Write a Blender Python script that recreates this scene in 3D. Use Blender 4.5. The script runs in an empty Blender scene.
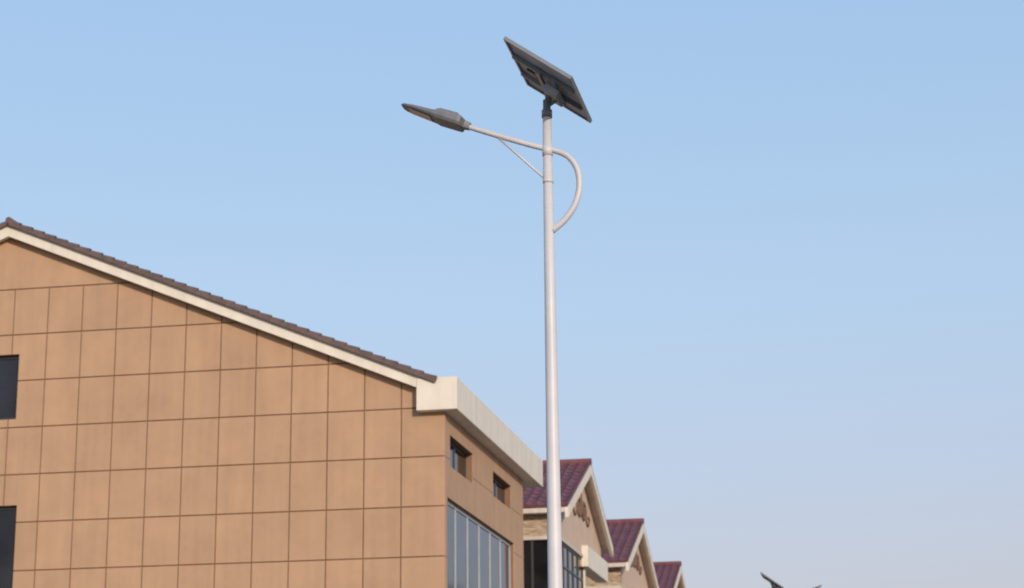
import bpy, bmesh, math, random
from mathutils import Vector, Matrix
random.seed(4)
S=bpy.context.scene
# ---------------------------------------------------------------- materials
def nodes(m):
    m.use_nodes=True
    return m.node_tree.nodes, m.node_tree.links
def mat(name, col, rough=0.7, var=0.12, scale=3.0, metal=0.0, bump=0.0, bscale=60.0, island=0.0, stretch=(1,1,1), spec=0.5, streak=0.0):
    m=bpy.data.materials.new(name); N,L=nodes(m)
    b=N['Principled BSDF']; b.inputs['Roughness'].default_value=rough; b.inputs['Metallic'].default_value=metal
    b.inputs['Specular IOR Level'].default_value=spec
    tc=N.new('ShaderNodeTexCoord'); mp=N.new('ShaderNodeMapping'); mp.inputs['Scale'].default_value=stretch
    L.new(tc.outputs['Object'],mp.inputs['Vector'])
    n=N.new('ShaderNodeTexNoise'); n.inputs['Scale'].default_value=scale; n.inputs['Detail'].default_value=6
    n.inputs['Roughness'].default_value=0.65
    L.new(mp.outputs[0],n.inputs['Vector'])
    mr=N.new('ShaderNodeMapRange'); mr.inputs['From Min'].default_value=0.3; mr.inputs['From Max'].default_value=0.7
    mr.inputs['To Min'].default_value=1-var; mr.inputs['To Max'].default_value=1+var
    L.new(n.outputs['Fac'],mr.inputs['Value'])
    val=mr.outputs[0]
    if island>0:
        g=N.new('ShaderNodeNewGeometry'); m2=N.new('ShaderNodeMapRange')
        m2.inputs['To Min'].default_value=1-island; m2.inputs['To Max'].default_value=1+island
        L.new(g.outputs['Random Per Island'],m2.inputs['Value'])
        mm=N.new('ShaderNodeMath'); mm.operation='MULTIPLY'; L.new(val,mm.inputs[0]); L.new(m2.outputs[0],mm.inputs[1]); val=mm.outputs[0]
    if streak>0:
        mp2=N.new('ShaderNodeMapping'); mp2.inputs['Scale'].default_value=(5,5,0.35); L.new(tc.outputs['Object'],mp2.inputs['Vector'])
        n2=N.new('ShaderNodeTexNoise'); n2.inputs['Scale'].default_value=1.0; n2.inputs['Detail'].default_value=4
        L.new(mp2.outputs[0],n2.inputs['Vector'])
        m3=N.new('ShaderNodeMapRange'); m3.inputs['From Min'].default_value=0.35; m3.inputs['From Max'].default_value=0.7
        m3.inputs['To Min'].default_value=1+streak*0.3; m3.inputs['To Max'].default_value=1-streak
        L.new(n2.outputs['Fac'],m3.inputs['Value'])
        mm=N.new('ShaderNodeMath'); mm.operation='MULTIPLY'; L.new(val,mm.inputs[0]); L.new(m3.outputs[0],mm.inputs[1]); val=mm.outputs[0]
    vm=N.new('ShaderNodeVectorMath'); vm.operation='SCALE'; vm.inputs[0].default_value=col[:3]
    L.new(val,vm.inputs['Scale']); L.new(vm.outputs[0],b.inputs['Base Color'])
    if bump>0:
        nb=N.new('ShaderNodeTexNoise'); nb.inputs['Scale'].default_value=bscale; nb.inputs['Detail'].default_value=4
        L.new(tc.outputs['Object'],nb.inputs['Vector'])
        bp=N.new('ShaderNodeBump'); bp.inputs['Strength'].default_value=bump; bp.inputs['Distance'].default_value=0.02
        L.new(nb.outputs['Fac'],bp.inputs['Height']); L.new(bp.outputs[0],b.inputs['Normal'])
    return m
M_wall=mat('wall_render_tan',(0.465,0.278,0.165),0.85,0.08,1.3,bump=0.25,island=0.035,streak=0.07)
M_groove=mat('panel_joint_brown',(0.24,0.13,0.075),0.9,0.1)
M_relief=mat('relief_brown',(0.18,0.10,0.07),0.9,0.1)
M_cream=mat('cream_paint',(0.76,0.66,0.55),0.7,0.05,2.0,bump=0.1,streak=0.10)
M_cream2=mat('cream_paint_darker',(0.60,0.50,0.42),0.7,0.07,2.0,bump=0.1,streak=0.15)  # darker, more streaked cream for soffits, ceilings, lintels and gutters
M_gable=mat('gable_render_pinkish',(0.60,0.43,0.32),0.85,0.07,2.0,bump=0.2,streak=0.08)
M_tile=mat('roof_tile_brown',(0.13,0.08,0.068),0.6,0.3,6.0)
M_maroon=mat('roof_tile_maroon',(0.165,0.06,0.066),0.6,0.22,3.0,streak=0.15,spec=.3)
M_frame=mat('dark_window_frame',(0.05,0.045,0.042),0.4,0.1)
M_wframe=mat('light_window_frame',(0.42,0.42,0.43),0.4,0.06)
M_white=mat('white_painted_steel',(0.60,0.56,0.56),0.45,0.06,3.0,streak=0.08)
M_grey=mat('lamp_grey_aluminium',(0.17,0.17,0.185),0.5,0.15,12.0,metal=0.1)
M_dgrey=mat('panel_back_grey',(0.36,0.36,0.39),0.55,0.3,5.0)
M_alu=mat('aluminium_frame',(0.24,0.24,0.255),0.45,0.08,9.0,metal=0.3)
M_lens=mat('led_lens',(0.20,0.20,0.20),0.25,0.05)
M_cell=mat('solar_cell_blue',(0.01,0.015,0.05),0.12,0.1)
M_tan=mat('patch_tan',(0.60,0.48,0.33),0.5,0.1)  # plain tan for the warm-coloured patch under the solar panel
M_asphalt=mat('asphalt',(0.05,0.05,0.052),0.9,0.2,2.0,bump=0.5)
M_kerb=mat('kerb_concrete',(0.35,0.34,0.32),0.9,0.12,3.0)
M_pave=mat('pavement',(0.30,0.27,0.25),0.9,0.12,2.0)
M_ground=mat('ground_soil',(0.16,0.14,0.08),0.95,0.3,0.5)
M_paint=mat('road_paint',(0.75,0.75,0.72),0.8,0.1)
def glassmat(name,col,rough=0.06):
    m=bpy.data.materials.new(name); N,L=nodes(m); b=N['Principled BSDF']
    b.inputs['Roughness'].default_value=rough; b.inputs['IOR'].default_value=1.5
    tc=N.new('ShaderNodeTexCoord'); n=N.new('ShaderNodeTexNoise'); n.inputs['Scale'].default_value=1.1; n.inputs['Detail'].default_value=3
    L.new(tc.outputs['Object'],n.inputs['Vector'])
    vm=N.new('ShaderNodeVectorMath'); vm.operation='SCALE'; vm.inputs[0].default_value=col
    mr=N.new('ShaderNodeMapRange'); mr.inputs['From Min'].default_value=.35; mr.inputs['From Max'].default_value=.65; mr.inputs['To Min'].default_value=.5; mr.inputs['To Max'].default_value=1.6
    L.new(n.outputs['Fac'],mr.inputs['Value']); L.new(mr.outputs[0],vm.inputs['Scale']); L.new(vm.outputs[0],b.inputs['Base Color'])
    bp=N.new('ShaderNodeBump'); bp.inputs['Strength'].default_value=0.05; bp.inputs['Distance'].default_value=0.05
    L.new(n.outputs['Fac'],bp.inputs['Height']); L.new(bp.outputs[0],b.inputs['Normal'])
    return m
M_glass=glassmat('window_glass_dark',(0.015,0.015,0.018))
M_glassb=glassmat('window_glass_curtained',(0.02,0.028,0.045),0.1)
# stone
M_stone=bpy.data.materials.new('stone_cladding'); N,L=nodes(M_stone)
tc=N.new('ShaderNodeTexCoord'); v=N.new('ShaderNodeTexVoronoi'); v.inputs['Scale'].default_value=7.0
mp=N.new('ShaderNodeMapping'); mp.inputs['Scale'].default_value=(0.8,0.8,2.0); L.new(tc.outputs['Object'],mp.inputs['Vector']); L.new(mp.outputs[0],v.inputs['Vector'])
cr=N.new('ShaderNodeValToRGB'); cr.color_ramp.elements[0].color=(0.30,0.20,0.13,1); cr.color_ramp.elements[1].color=(0.50,0.38,0.26,1)
sx=N.new('ShaderNodeSeparateColor'); L.new(v.outputs['Color'],sx.inputs[0]); L.new(sx.outputs[0],cr.inputs[0]); L.new(cr.outputs[0],N['Principled BSDF'].inputs['Base Color'])
N['Principled BSDF'].inputs['Roughness'].default_value=.9
bp=N.new('ShaderNodeBump'); bp.inputs['Strength'].default_value=.6; bp.inputs['Distance'].default_value=.05; bp.invert=True
L.new(v.outputs['Distance'],bp.inputs['Height']); L.new(bp.outputs[0],N['Principled BSDF'].inputs['Normal'])
# ---------------------------------------------------------------- mesh helpers
def empty(name,loc=(0,0,0)):
    e=bpy.data.objects.new(name,None); e.location=loc; S.collection.objects.link(e); return e
def obj_bm(name,bm,m,parent=None,smooth=False,bevel=0.0):
    bmesh.ops.recalc_face_normals(bm,faces=bm.faces)
    me=bpy.data.meshes.new(name); bm.to_mesh(me); bm.free()
    o=bpy.data.objects.new(name,me); S.collection.objects.link(o)
    me.materials.append(m)
    if smooth:
        for p in me.polygons: p.use_smooth=True
    if bevel:
        md=o.modifiers.new('bev','BEVEL'); md.width=bevel; md.segments=2; md.limit_method='ANGLE'
    if parent: o.parent=parent
    return o
def addbox(bm,x0,x1,y0,y1,z0,z1):
    vs=[bm.verts.new(c) for c in [(x0,y0,z0),(x1,y0,z0),(x1,y1,z0),(x0,y1,z0),(x0,y0,z1),(x1,y0,z1),(x1,y1,z1),(x0,y1,z1)]]
    for f in [(0,3,2,1),(4,5,6,7),(0,1,5,4),(1,2,6,5),(2,3,7,6),(3,0,4,7)]: bm.faces.new([vs[i] for i in f])
def boxes(name,lst,m,parent,bevel=0.0):
    bm=bmesh.new()
    for b in lst: addbox(bm,*b)
    return obj_bm(name,bm,m,parent,bevel=bevel)
def prism(bm,poly,axis,a0,a1):
    def P(p,a): return (p[0],a,p[1]) if axis=='y' else (a,p[0],p[1])
    A=[bm.verts.new(P(p,a0)) for p in poly]; B=[bm.verts.new(P(p,a1)) for p in poly]
    bm.faces.new(A); bm.faces.new(B[::-1]); n=len(poly)
    for i in range(n): bm.faces.new([A[i],A[(i+1)%n],B[(i+1)%n],B[i]])
def clip(poly,a,b,c):   # keep a*x+b*z<=c
    out=[]
    for i in range(len(poly)):
        p=poly[i];q=poly[(i+1)%len(poly)]
        dp=a*p[0]+b*p[1]-c; dq=a*q[0]+b*q[1]-c
        if dp<=0: out.append(p)
        if (dp<0<dq) or (dq<0<dp):
            t=dp/(dp-dq); out.append((p[0]+t*(q[0]-p[0]),p[1]+t*(q[1]-p[1])))
    return out
def subtract(rects,hole):
    out=[]
    for (x0,x1,z0,z1) in rects:
        hx0,hx1,hz0,hz1=hole
        if hx1<=x0 or hx0>=x1 or hz1<=z0 or hz0>=z1: out.append((x0,x1,z0,z1)); continue
        if hx0>x0: out.append((x0,hx0,z0,z1))
        if hx1<x1: out.append((hx1,x1,z0,z1))
        a=max(x0,hx0);b=min(x1,hx1)
        if hz0>z0: out.append((a,b,z0,hz0))
        if hz1<z1: out.append((a,b,hz1,z1))
    return out
def wall(name,m,parent,axis,rects,holes,a0,a1,clips=(),shrink=0.0):
    bm=bmesh.new()
    for (x0,x1,z0,z1) in rects:
        rs=[(x0+shrink,x1-shrink,z0+shrink,z1-shrink)]
        for h in holes: rs=subtract(rs,h)
        for (a,b,c,d) in rs:
            if b-a<0.01 or d-c<0.01: continue
            P=[(a,c),(b,c),(b,d),(a,d)]
            for cl in clips:
                P=clip(P,*cl)
                if len(P)<3: break
            if len(P)>=3:
                Q=[]
                for p in P:
                    if not Q or (abs(p[0]-Q[-1][0])+abs(p[1]-Q[-1][1]))>1e-5: Q.append(p)
                if len(Q)>2 and abs(Q[0][0]-Q[-1][0])+abs(Q[0][1]-Q[-1][1])<1e-5: Q.pop()
                if len(Q)>=3: prism(bm,Q,axis,a0,a1)
    return obj_bm(name,bm,m,parent)
def tube(name,pts,rads,m,parent,seg=20):
    bm=bmesh.new(); rings=[]
    pts=[Vector(p) for p in pts]
    if not hasattr(rads,'__len__'): rads=[rads]*len(pts)
    prev=None
    for i,p in enumerate(pts):
        t=(pts[min(i+1,len(pts)-1)]-pts[max(i-1,0)]).normalized()
        if prev is None: n=t.orthogonal().normalized()
        else: n=(prev-t*prev.dot(t)).normalized()
        prev=n; b=t.cross(n)
        rings.append([bm.verts.new(p+(n*math.cos(2*math.pi*k/seg)+b*math.sin(2*math.pi*k/seg))*rads[i]) for k in range(seg)])
    for i in range(len(rings)-1):
        for k in range(seg): bm.faces.new([rings[i][k],rings[i][(k+1)%seg],rings[i+1][(k+1)%seg],rings[i+1][k]])
    bm.faces.new(rings[0][::-1]); bm.faces.new(rings[-1])
    o=obj_bm(name,bm,m,parent)
    for p in o.data.polygons: p.use_smooth = len(p.vertices)==4
    return o
def spline(pts,n=8):
    P=[Vector(p) for p in pts]; P=[2*P[0]-P[1]]+P+[2*P[-1]-P[-2]]; out=[]
    for i in range(1,len(P)-2):
        for k in range(n):
            t=k/n; a,b,c,d=P[i-1],P[i],P[i+1],P[i+2]
            out.append(0.5*((2*b)+(c-a)*t+(2*a-5*b+4*c-d)*t*t+(3*b-a-3*c+d)*t**3))
    out.append(P[-2]); return out
def tile_roof(name,m,parent,ridge,down,along,run,length,course=0.32,pitch=0.3,step=0.03,rib=0.025,thick=0.05,nper=6):
    ridge=Vector(ridge);down=Vector(down).normalized();along=Vector(along).normalized()
    nrm=down.cross(along)
    if nrm.z<0: nrm=-nrm
    bm=bmesh.new(); nc=max(1,round(run/course)); c=run/nc
    nv=int(length/pitch*nper)
    rows=[]
    for i in range(nc):
        for e in (0,1):
            s=c*(i+e)+(0.02 if e else 0); h=step*e
            rows.append([bm.verts.new(ridge+down*s+along*(length*j/nv)+nrm*(h+rib*max(0,math.cos(2*math.pi*j/nper)))) for j in range(nv+1)])
    bot=[bm.verts.new(ridge+down*(run+.02)+along*(length*j/nv)-nrm*thick) for j in range(nv+1)]
    botr=[bm.verts.new(ridge+along*(length*j/nv)-nrm*thick) for j in range(nv+1)]
    rows.append(bot); rows.append(botr)
    for i in range(len(rows)-1):
        for j in range(nv): bm.faces.new([rows[i][j],rows[i][j+1],rows[i+1][j+1],rows[i+1][j]])
    for j in (0,nv):
        bm.faces.new([r[j] for r in rows])
    return obj_bm(name,bm,m,parent)
# ---------------------------------------------------------------- ground, road
def sheet(name,x0,x1,y0,y1,z,m):
    bm=bmesh.new(); vs=[bm.verts.new(c) for c in [(x0,y0,z),(x1,y0,z),(x1,y1,z),(x0,y1,z)]]; bm.faces.new(vs)
    return obj_bm(name,bm,m)
sheet('ground',-1500,1500,-1500,1500,0,M_ground)
sheet('road',-1.9,6.5,-200,400,0.004,M_asphalt)
boxes('pavement',[(-7.5,-2.05,-200,400,-0.1,0.12)],M_pave,None)
boxes('kerb',[(-2.05,-1.9,-200,400,-0.1,0.13),(6.5,6.65,-200,400,-0.1,0.13)],M_kerb,None,bevel=0.015)
bm=bmesh.new()
for k in range(-20,60):
    y=k*6
    vs=[bm.verts.new(c) for c in [(2.22,y,.008),(2.38,y,.008),(2.38,y+3,.008),(2.22,y+3,.008)]]; bm.faces.new(vs)
obj_bm('road_marking',bm,M_paint)
# ---------------------------------------------------------------- building 1
B=empty('gabled_building')
AX,AZ,SL=-17.0,13.37,0.418
XR=-8.11; XL=2*AX-XR
YF=36.0; YB=43.9
cs=math.atan(SL)
clips=[(SL,1,AZ-0.16+SL*AX),(-SL,1,AZ-0.16-SL*AX)]
holes=[(-18.15,-16.72,9.36,10.67),(-18.15,-16.60,5.0,7.66),(-18.15,-16.6,1.2,3.6),(-12.8,-11.3,1.2,3.4),(-22.5,-21.0,5.2,7.4),(-22.5,-21.0,1.2,3.4)]
wall('facade_backing',M_groove,B,'y',[(XL+.02,XR-.02,0,14)],holes,YF+0.03,YF+0.3,clips)
zs=[12.0-0.935*k for k in range(0,14)][::-1]; zs[0]=0.0
xs=[XR]+[-8.95-0.721*k for k in range(0,23)]; xs=[x for x in xs if x>XL+0.3]+[XL]; xs=xs[::-1]
rects=[]
for i in range(len(xs)-1):
    for j in range(len(zs)-1): rects.append((xs[i],xs[i+1],zs[j],zs[j+1]))
rects.append((XL,XR,12.0,14.0))
wall('facade_panels',M_wall,B,'y',rects,holes,YF,YF+0.032,clips,shrink=0.012)
def win_y(name,x0,x1,z0,z1,y,parent,div=2):
    fr=[(x0,x0+.06,y+.12,y+.18,z0,z1),(x1-.06,x1,y+.12,y+.18,z0,z1),(x0+.06,x1-.06,y+.12,y+.18,z0,z0+.06),(x0+.06,x1-.06,y+.12,y+.18,z1-.06,z1)]
    for k in range(1,div):
        xm=x0+(x1-x0)*k/div; fr.append((xm-.03,xm+.03,y+.122,y+.178,z0+.06,z1-.06))
    boxes(name+'_frame',fr,M_frame,parent)
    boxes(name+'_glass',[(x0+.03,x1-.03,y+.15,y+.16,z0+.03,z1-.03)],M_glass,parent)
for i,h in enumerate(holes): win_y('facade_window_%d'%i,*h,YF,B)
sh=[(36.44,38.55,8.14,8.74),(40.57,42.57,8.22,8.74),(36.2,42.86,4.9,7.52),(37,39,1.2,3.6),(40.4,41.6,0.0,2.6)]
wall('side_backing',M_groove,B,'x',[(YF+.3,YB,0,9.4)],sh,XR-.3,XR-.02)
zr=[0]+[z for z in zs[1:] if z<9.3]+[9.4]
rects=[(YF,YB,zr[j],zr[j+1]) for j in range(len(zr)-1)]
wall('side_panels',M_wall,B,'x',rects,sh,XR-.022,XR,shrink=0.006)
boxes('corner_core',[(XR-.3,XR-.015,YF+.02,YF+.3,0,9.4)],M_groove,B)
boxes('rear_walls',[(XL+.02,XR-.02,YB-.02,YB+.2,0,9.4),(XL,XL+.3,YF+.3,YB-.02,0,9.4)],M_wall,B)
bm=bmesh.new(); prism(bm,[(XL+.3,9.4),(XR-.3,9.4),(AX,AZ-.4)],'y',YB,YB+.2); obj_bm('rear_gable',bm,M_wall,B)
def win_x(name,y0,y1,z0,z1,x,parent,fm,gm,div=2,rail=None,w=.06,dep=.14):
    a,b=x-dep-.05,x-dep
    fr=[(a,b,y0,y0+w,z0,z1),(a,b,y1-w,y1,z0,z1),(a,b,y0+w,y1-w,z0,z0+w),(a,b,y0+w,y1-w,z1-w,z1)]
    for k in range(1,div):
        ym=y0+(y1-y0)*k/div; fr.append((a+.002,b-.002,ym-w/2,ym+w/2,z0+w,z1-w))
    if rail: fr.append((a+.004,b-.004,y0+w,y1-w,rail-w/2,rail+w/2))
    boxes(name+'_frame',fr,fm,parent)
    boxes(name+'_glass',[(x-dep-.03,x-dep-.02,y0+.02,y1-.02,z0+.02,z1-.02)],gm,parent)
win_x('clerestory_window_1',*sh[0],XR,B,M_frame,M_glass,2)
win_x('clerestory_window_2',*sh[1],XR,B,M_frame,M_glass,2)
win_x('side_window',*sh[2],XR,B,M_wframe,M_glassb,6,w=.07,dep=.08)
win_x('side_window_lower',*sh[3],XR,B,M_frame,M_glass,2)
boxes('side_door',[(XR-.16,XR-.1,40.42,41.58,.12,2.58)],M_maroon,B,bevel=.01)
dn=(math.cos(cs),0,-math.sin(cs)); run=(-8.24-AX)/math.cos(cs)
tile_roof('roof_slope_right',M_tile,B,(AX,35.72,AZ-.04),dn,(0,1,0),run,9.4,course=.27)
dn2=(-math.cos(cs),0,-math.sin(cs))
tile_roof('roof_slope_left',M_tile,B,(AX,35.72,AZ-.04),dn2,(0,1,0),run,9.4,course=.27)
bm=bmesh.new()
for sgn in (1,-1):
    n=int(run/.27)
    for k in range(n):
        c=Vector((AX,35.78,AZ-.02))+Vector((sgn*math.cos(cs),0,-math.sin(cs)))*(k+.5)*run/n
        tdir=Vector((sgn*math.cos(cs),0,-math.sin(cs))); nn=Vector((sgn*math.sin(cs),0,math.cos(cs)))
        r0,r1=.035,.066; rr=[]
        for e,(s,r) in enumerate(((-.15,r0),(.14,r1))):
            rr.append([bm.verts.new(c+tdir*s+nn*(r*math.sin(a))+Vector((0,1,0))*r*math.cos(a)) for a in [math.pi*2*q/10 for q in range(10)]])
        for q in range(10): bm.faces.new([rr[0][q],rr[0][(q+1)%10],rr[1][(q+1)%10],rr[1][q]])
        bm.faces.new(rr[0]); bm.faces.new(rr[1][::-1])
obj_bm('verge_tiles',bm,M_tile,B)
tube('ridge_cap',[(AX,35.76,AZ+.01),(AX,45.1,AZ+.01)],.07,M_tile,B)
def rake(sgn,t,b,y0,y1,name,xe,m=M_cream):
    bm=bmesh.new(); xe2=abs(xe-AX)
    P=[(AX,AZ-t),(AX+sgn*xe2,AZ-t-SL*xe2),(AX+sgn*xe2,AZ-b-SL*xe2),(AX,AZ-b)]
    prism(bm,P,'y',y0,y1); return obj_bm(name,bm,m,B)
rake(1,.05,.31,35.80,35.90,'rake_board_right',-8.3); rake(-1,.05,.31,35.80,35.90,'rake_board_left',-8.3)
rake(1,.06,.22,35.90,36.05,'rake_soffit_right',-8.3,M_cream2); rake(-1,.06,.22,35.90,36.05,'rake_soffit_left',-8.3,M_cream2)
boxes('eave_box',[(-8.61,-7.83,35.78,36.04,9.10,9.72),(-8.12,-7.83,36.04,43.9,9.10,9.72),(-9.0,-7.83,43.9,45.05,9.10,9.72)],M_cream,B,bevel=.012)
xl=2*AX
boxes('eave_box_left',[(xl+7.83,xl+8.61,35.78,36.04,9.10,9.72),(xl+7.83,xl+8.12,36.04,45.05,9.10,9.72)],M_cream,B)
# ---------------------------------------------------------------- row houses
def row_house(Yc):
    H=empty('townhouse')
    XF=-8.4; XE=-8.1; ZA=11.28; ZE=9.5; hw=4.1; sl=(ZA-ZE)/hw; ang=math.atan(sl)
    Y0,Y1=Yc-hw+.35,Yc+hw-.35
    XB=-24
    boxes('body_walls',[(XB,XF-2.2,Y0,Y1,0,9.3)],M_gable,H)
    bm=bmesh.new(); zt=lambda y: ZA-.14-sl*abs(y-Yc)
    prism(bm,[(Y0,8.72),(Yc+.05,8.72),(Yc+.05,8.45),(Y1,8.45),(Y1,zt(Y1)),(Yc,ZA-.14),(Y0,zt(Y0))],'x',XF-.25,XF)
    obj_bm('gable_wall',bm,M_gable,H)
    boxes('balcony_beam',[(XF-.2,XF+.16,Yc+.1,Y1+.25,8.42,9.0)],M_cream,H,bevel=.01)
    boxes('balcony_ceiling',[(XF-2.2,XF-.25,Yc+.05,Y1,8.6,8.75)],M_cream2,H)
    boxes('stone_band',[(XF-2.2,XF-.26,Y0-.02,Y0+.2,8.76,9.42)],M_stone,H)
    boxes('stone_quoin',[(XF-.26,XF+.03,Y0-.03,Y0+.12,8.76,9.30)],M_stone,H)
    boxes('sunroom_lintel',[(XF-2.2,XF+.02,Y0-.05,Y0+.1,8.66,8.755),(XF-.1,XF+.04,Y0+.1,Yc+.05,8.66,8.755)],M_cream2,H)
    boxes('lower_walls',[(XF-2.2,XF,Y0,Yc+.4,0,5.9)],M_stone,H)
    boxes('slab',[(XF-2.2,XF+.1,Y0-.1,Yc+.5,5.9,6.1)],M_cream,H)
    fr=[]; z0,z1=6.1,8.66
    ys=[Y0+.02+(Yc+.3-Y0)*k/5 for k in range(6)]
    for y in ys: fr.append((XF-.08,XF-.01,y-.03,y+.03,z0,z1))
    for k in range(5):
        for z in (z0+.03,z1-.6,z1-.03): fr.append((XF-.075,XF-.015,ys[k]+.03,ys[k+1]-.03,z-.025,z+.025))
    xs2=[XF-.1-.6*k for k in range(4)]
    for x in xs2[1:]: fr.append((x-.03,x+.03,Y0+.0,Y0+.06,z0,z1))
    boxes('sunroom_frame',fr,M_frame,H)
    boxes('sunroom_glass',[(XF-.05,XF-.04,Y0+.04,Yc+.32,z0,z1),(XF-2.1,XF-.06,Y0+.03,Y0+.04,z0,z1)],M_glass,H)
    boxes('sunroom_pillar',[(XF-.12,XF+.03,Yc+.34,Yc+.5,6.1,8.46)],M_cream,H)
    L=XE-XB
    for nm,sg in (('near',-1),('far',1)):
        tile_roof('roof_slope_'+nm,M_maroon,H,(XE,Yc,ZA),(0,sg*math.cos(ang),-math.sin(ang)),(-1,0,0),hw/math.cos(ang),L,course=.38,pitch=.27,rib=.05,step=.012)
    tube('ridge_cap',[(XE+.03,Yc,ZA+.03),(XB,Yc,ZA+.03)],.09,M_maroon,H)
    for nm,sg in (('near',-1),('far',1)):
        bm=bmesh.new()
        prism(bm,[(Yc,ZA-.07),(Yc+sg*hw,ZA-.07-sl*hw),(Yc+sg*hw,ZA-.33-sl*hw),(Yc,ZA-.33)],'x',XE-.07,XE+.02)
        obj_bm('rake_board_'+nm,bm,M_cream,H)
        bm=bmesh.new()
        prism(bm,[(Yc,ZA-.08),(Yc+sg*hw,ZA-.08-sl*hw),(Yc+sg*hw,ZA-.16-sl*hw),(Yc,ZA-.16)],'x',XF,XE-.07)
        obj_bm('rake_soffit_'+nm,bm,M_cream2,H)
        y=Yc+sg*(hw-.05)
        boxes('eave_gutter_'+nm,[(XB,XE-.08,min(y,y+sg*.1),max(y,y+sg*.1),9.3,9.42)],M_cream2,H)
    for sg in (-1,1):
        pts=[]
        for k in range(26):
            a=k*.42; r=.34*(1-k/30)
            pts.append((XF+.02,Yc+sg*(.42+r*math.cos(a)),9.95+r*math.sin(a)*.95))
        tube('scroll_relief_%s'%('a' if sg<0 else 'b'),pts,.04,M_relief,H,8)
        pts=spline([(XF+.02,Yc+sg*.76,9.95),(XF+.02,Yc+sg*.95,9.72),(XF+.02,Yc+sg*1.25,9.7),(XF+.02,Yc+sg*1.4,9.86),(XF+.02,Yc+sg*1.25,9.95)],5)
        tube('scroll_tail_%s'%('a' if sg<0 else 'b'),pts,.032,M_relief,H,8)
    tube('scroll_finial',[(XF+.02,Yc,9.8),(XF+.02,Yc,10.45)],[.09,.02],M_relief,H,8)
for k in range(4): row_house(54.33+11.6*k)
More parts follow.
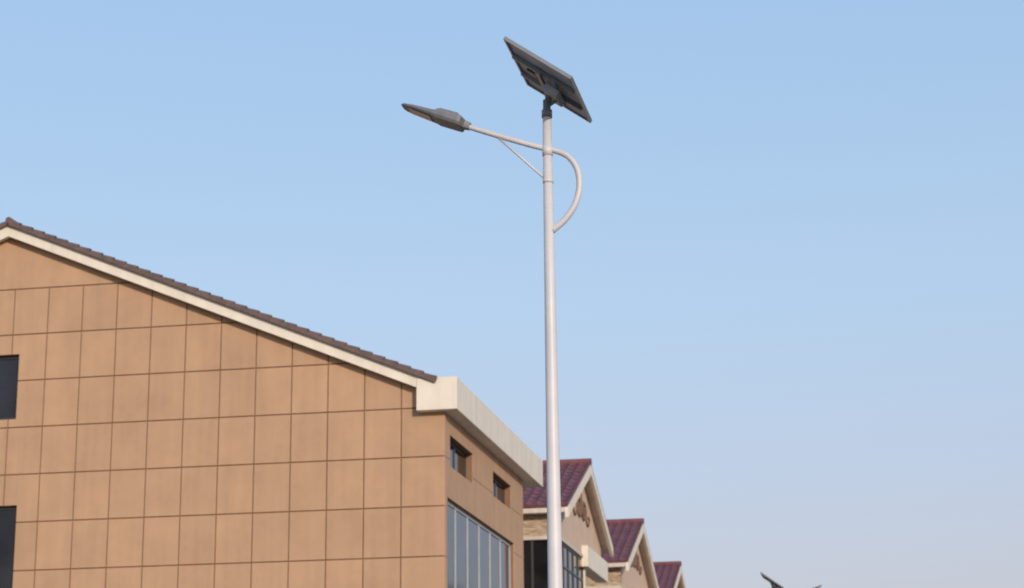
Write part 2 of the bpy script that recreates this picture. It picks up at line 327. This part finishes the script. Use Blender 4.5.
# ---------------------------------------------------------------- solar street lamps
def lamp(x0,y0,d):
    E=empty('solar_street_lamp',(x0,y0,0))
    ax=lambda pts:[(d*-p[0],p[1],p[2]) for p in pts]
    tl=-0.022
    px=lambda z: tl*z/8
    tube('pole',[(px(z),0,z) for z in (0.12,2,4,6,7.88)],[.080,.072,.062,.051,.040],M_white,E,28)
    tube('pole_collar',[(px(7.84),0,7.83),(px(7.9),0,7.90),(px(7.9),0,7.905),(px(8),0,8.0)],[.048,.048,.036,.034],M_grey,E,20)
    boxes('base_plate',[(-.18,.18,-.18,.18,.12,.145)],M_white,E,bevel=.004)
    bm=bmesh.new()
    for a in (0,1,2,3):
        cx,cy=math.cos(a*math.pi/2+.785)*.19,math.sin(a*math.pi/2+.785)*.19
        bmesh.ops.create_cone(bm,cap_ends=True,segments=6,radius1=.018,radius2=.018,depth=.05,matrix=Matrix.Translation((cx,cy,.165)))
    obj_bm('anchor_bolts',bm,M_alu,E)
    arm=spline(ax([(.01,0,6.75),(.13,0,6.85),(.22,0,6.98),(.265,0,7.14),(.25,0,7.31),(.17,0,7.44),(.04,0,7.51),(-.14,0,7.565),(-.48,0,7.69),(-.80,0,7.815)]),8)
    tube('curved_arm',arm,[.031-.007*i/(len(arm)-1) for i in range(len(arm))],M_white,E,16)
    tube('arm_brace',ax([(-.02,0,7.22),(-.48,0,7.675)]),.011,M_white,E,10)
    tube('arm_clamp',[(px(7.51),0,7.46),(px(7.56),0,7.56)],.048,M_white,E,20)
    tube('brace_clamp',[(px(7.2),0,7.20),(px(7.2),0,7.24)],.048,M_white,E,20)
    o=Vector((-.74,0,7.80)); t=Vector((-.60,0,.235)).normalized(); n=Vector((.235,0,.60)).normalized()
    st=[(0,.035,.03,-.03),(.05,.045,.035,-.035),(.075,.12,.042,-.042),(.10,.135,.05,-.045),(.31,.14,.046,-.045),(.33,.14,.026,-.038),(.36,.138,.020,-.034),(.55,.125,.013,-.022),(.65,.095,.008,-.016),(.68,.06,.004,-.012)]
    fx=lambda x: x if d<0 else -x
    bm=bmesh.new(); rings=[]
    for (s,w,u,l) in st:
        rr=[]
        for (a,b) in [(-1,.3),(-.93,1),(-.3,1.0),(.3,1.0),(.93,1),(1,.3),(1,-.4),(.9,-1),(-.9,-1),(-1,-.4)]:
            h=u*b if b>0 else -l*b
            p=o+t*s+n*h; rr.append(bm.verts.new((fx(p.x),a*w,p.z)))
        rings.append(rr)
    for i in range(len(rings)-1):
        for k in range(10): bm.faces.new([rings[i][k],rings[i][(k+1)%10],rings[i+1][(k+1)%10],rings[i+1][k]])
    bm.faces.new(rings[0]); bm.faces.new(rings[-1][::-1])
    obj_bm('lamp_head',bm,M_grey,E,bevel=.004)
    bm=bmesh.new()
    for k in range(7):
        yy=-.105+.035*k
        P=[]
        for (s,h) in [(.11,.045),(.30,.042),(.30,.058),(.12,.064)]:
            p=o+t*s+n*h; P.append((fx(p.x),p.z))
        prism(bm,P,'y',yy-.005,yy+.005)
    obj_bm('cooling_fins',bm,M_grey,E)
    bm=bmesh.new(); P=[]
    for (s,h) in [(.38,-.030),(.60,-.016),(.60,-.024),(.38,-.040)]:
        p=o+t*s+n*h; P.append((fx(p.x),p.z))
    prism(bm,P,'y',-.085,.085); obj_bm('led_panel',bm,M_lens,E)
    c=Vector((0,0,8.185)); s=Vector((.585,0,-.42)).normalized(); nn=Vector((.42,0,.585)).normalized(); Lh,Wh=.37,.59
    def slab(name,l0,l1,w0,w1,h0,h1,m):
        bm=bmesh.new(); vs=[]
        for h in (h0,h1):
            for (l,w) in ((l0,w0),(l1,w0),(l1,w1),(l0,w1)):
                vs.append(bm.verts.new(c+s*l+Vector((0,w,0))+nn*h))
        for f in [(0,3,2,1),(4,5,6,7),(0,1,5,4),(1,2,6,5),(2,3,7,6),(3,0,4,7)]: bm.faces.new([vs[i] for i in f])
        return obj_bm(name,bm,m,E)
    slab('panel_backsheet',-Lh+.02,Lh-.02,-Wh+.02,Wh-.02,.002,.008,M_dgrey)
    slab('panel_cells',-Lh+.02,Lh-.02,-Wh+.02,Wh-.02,.009,.014,M_cell)
    slab('panel_frame_high',-Lh,-Lh+.025,-Wh,Wh,-.014,.018,M_alu); slab('panel_frame_low',Lh-.025,Lh,-Wh,Wh,-.014,.018,M_alu)
    slab('panel_frame_near',-Lh+.025,Lh-.025,-Wh,-Wh+.025,-.014,.018,M_alu); slab('panel_frame_far',-Lh+.025,Lh-.025,Wh-.025,Wh,-.014,.018,M_alu)
    slab('bracket_rail_1',-Lh+.03,Lh-.03,-.24,-.20,-.040,-.002,M_alu); slab('bracket_rail_2',-Lh+.03,Lh-.03,.20,.24,-.040,-.002,M_alu)
    slab('bracket_cross',-.05,.0,-.30,.30,-.065,-.041,M_alu)
    slab('bracket_cross_low',.13,.17,-.30,.30,-.065,-.041,M_alu)
    slab('junction_box',-.22,-.12,-.06,.06,-.03,.001,M_frame)
    slab('battery_box',.05,.20,-.17,.14,-.12,-.066,M_dgrey)
    slab('tan_patch',.06,.19,-.12,.09,-.124,-.121,M_tan)  # thin tan slab, a warm-coloured patch on the underside
    tube('bracket_strut',[(0,0,7.97),(-.02,0,8.13)],.03,M_grey,E,12)
    tube('bracket_strut_2',[(0,0,7.95),(.13,0,8.03)],.018,M_grey,E,10)
    return E
lamp(-2.85,17,-1); lamp(-3.40,57.5,1); lamp(-2.9,98,-1)
# ---------------------------------------------------------------- camera
p=math.atan(530/2000);psi=math.atan(391/(2000*math.cos(p)+530*math.sin(p)));r=0.01
cam=bpy.data.cameras.new('camera'); cam.sensor_width=36; cam.lens=36*2000/1024; cam.clip_end=5000
cam.dof.use_dof=True; cam.dof.focus_distance=9.0; cam.dof.aperture_fstop=6.3
co=bpy.data.objects.new('camera',cam); S.collection.objects.link(co)
co.matrix_world=Matrix.Translation((0,0,1.6))@Matrix.Rotation(psi,4,'Z')@Matrix.Rotation(math.pi/2+p,4,'X')@Matrix.Rotation(-r,4,'Z')
S.camera=co
# ---------------------------------------------------------------- light
EL=math.radians(16); AZM=math.radians(148)
W=bpy.data.worlds.new('World'); S.world=W; W.use_nodes=True
N=W.node_tree.nodes; L=W.node_tree.links
sk=N.new('ShaderNodeTexSky'); sk.sky_type='NISHITA'; sk.sun_disc=False; sk.sun_elevation=EL; sk.sun_rotation=AZM
sk.air_density=1.0; sk.dust_density=2.0; sk.ozone_density=2.0
tc=N.new('ShaderNodeTexCoord'); sp=N.new('ShaderNodeSeparateXYZ'); L.new(tc.outputs['Generated'],sp.inputs[0])
cr=N.new('ShaderNodeValToRGB'); L.new(sp.outputs[2],cr.inputs[0])
K=1/0.15
def st(e,pos,c): e.position=pos; e.color=(c[0],c[1],c[2],1)
el=cr.color_ramp.elements
st(el[0],0.0,(.60,.55,.60)); st(el[1],1.0,(.22,.40,.75))
for pos,c in ((.11,(.61,.58,.665)),(.16,(.585,.63,.77)),(.25,(.53,.695,.90)),(.385,(.445,.66,.94))):
    e=el.new(pos); st(e,pos,c)
sc=N.new('ShaderNodeVectorMath'); sc.operation='SCALE'; sc.inputs['Scale'].default_value=K; L.new(cr.outputs[0],sc.inputs[0])
mx=N.new('ShaderNodeMix'); mx.data_type='RGBA'; mx.inputs[0].default_value=.7
L.new(sk.outputs[0],mx.inputs[6]); L.new(sc.outputs[0],mx.inputs[7])
L.new(mx.outputs[2],N['Background'].inputs[0]); N['Background'].inputs[1].default_value=0.15
sd=bpy.data.lights.new('sun','SUN'); sd.energy=2.9; sd.angle=math.radians(.6); sd.color=(1,.89,.76)
so=bpy.data.objects.new('sun',sd); S.collection.objects.link(so)
to=Vector((math.sin(AZM)*math.cos(EL),math.cos(AZM)*math.cos(EL),math.sin(EL)))
so.rotation_euler=to.to_track_quat('Z','Y').to_euler(); so.location=(20,-20,30)
S.view_settings.view_transform='Standard'; S.view_settings.look='None'; S.view_settings.exposure=0
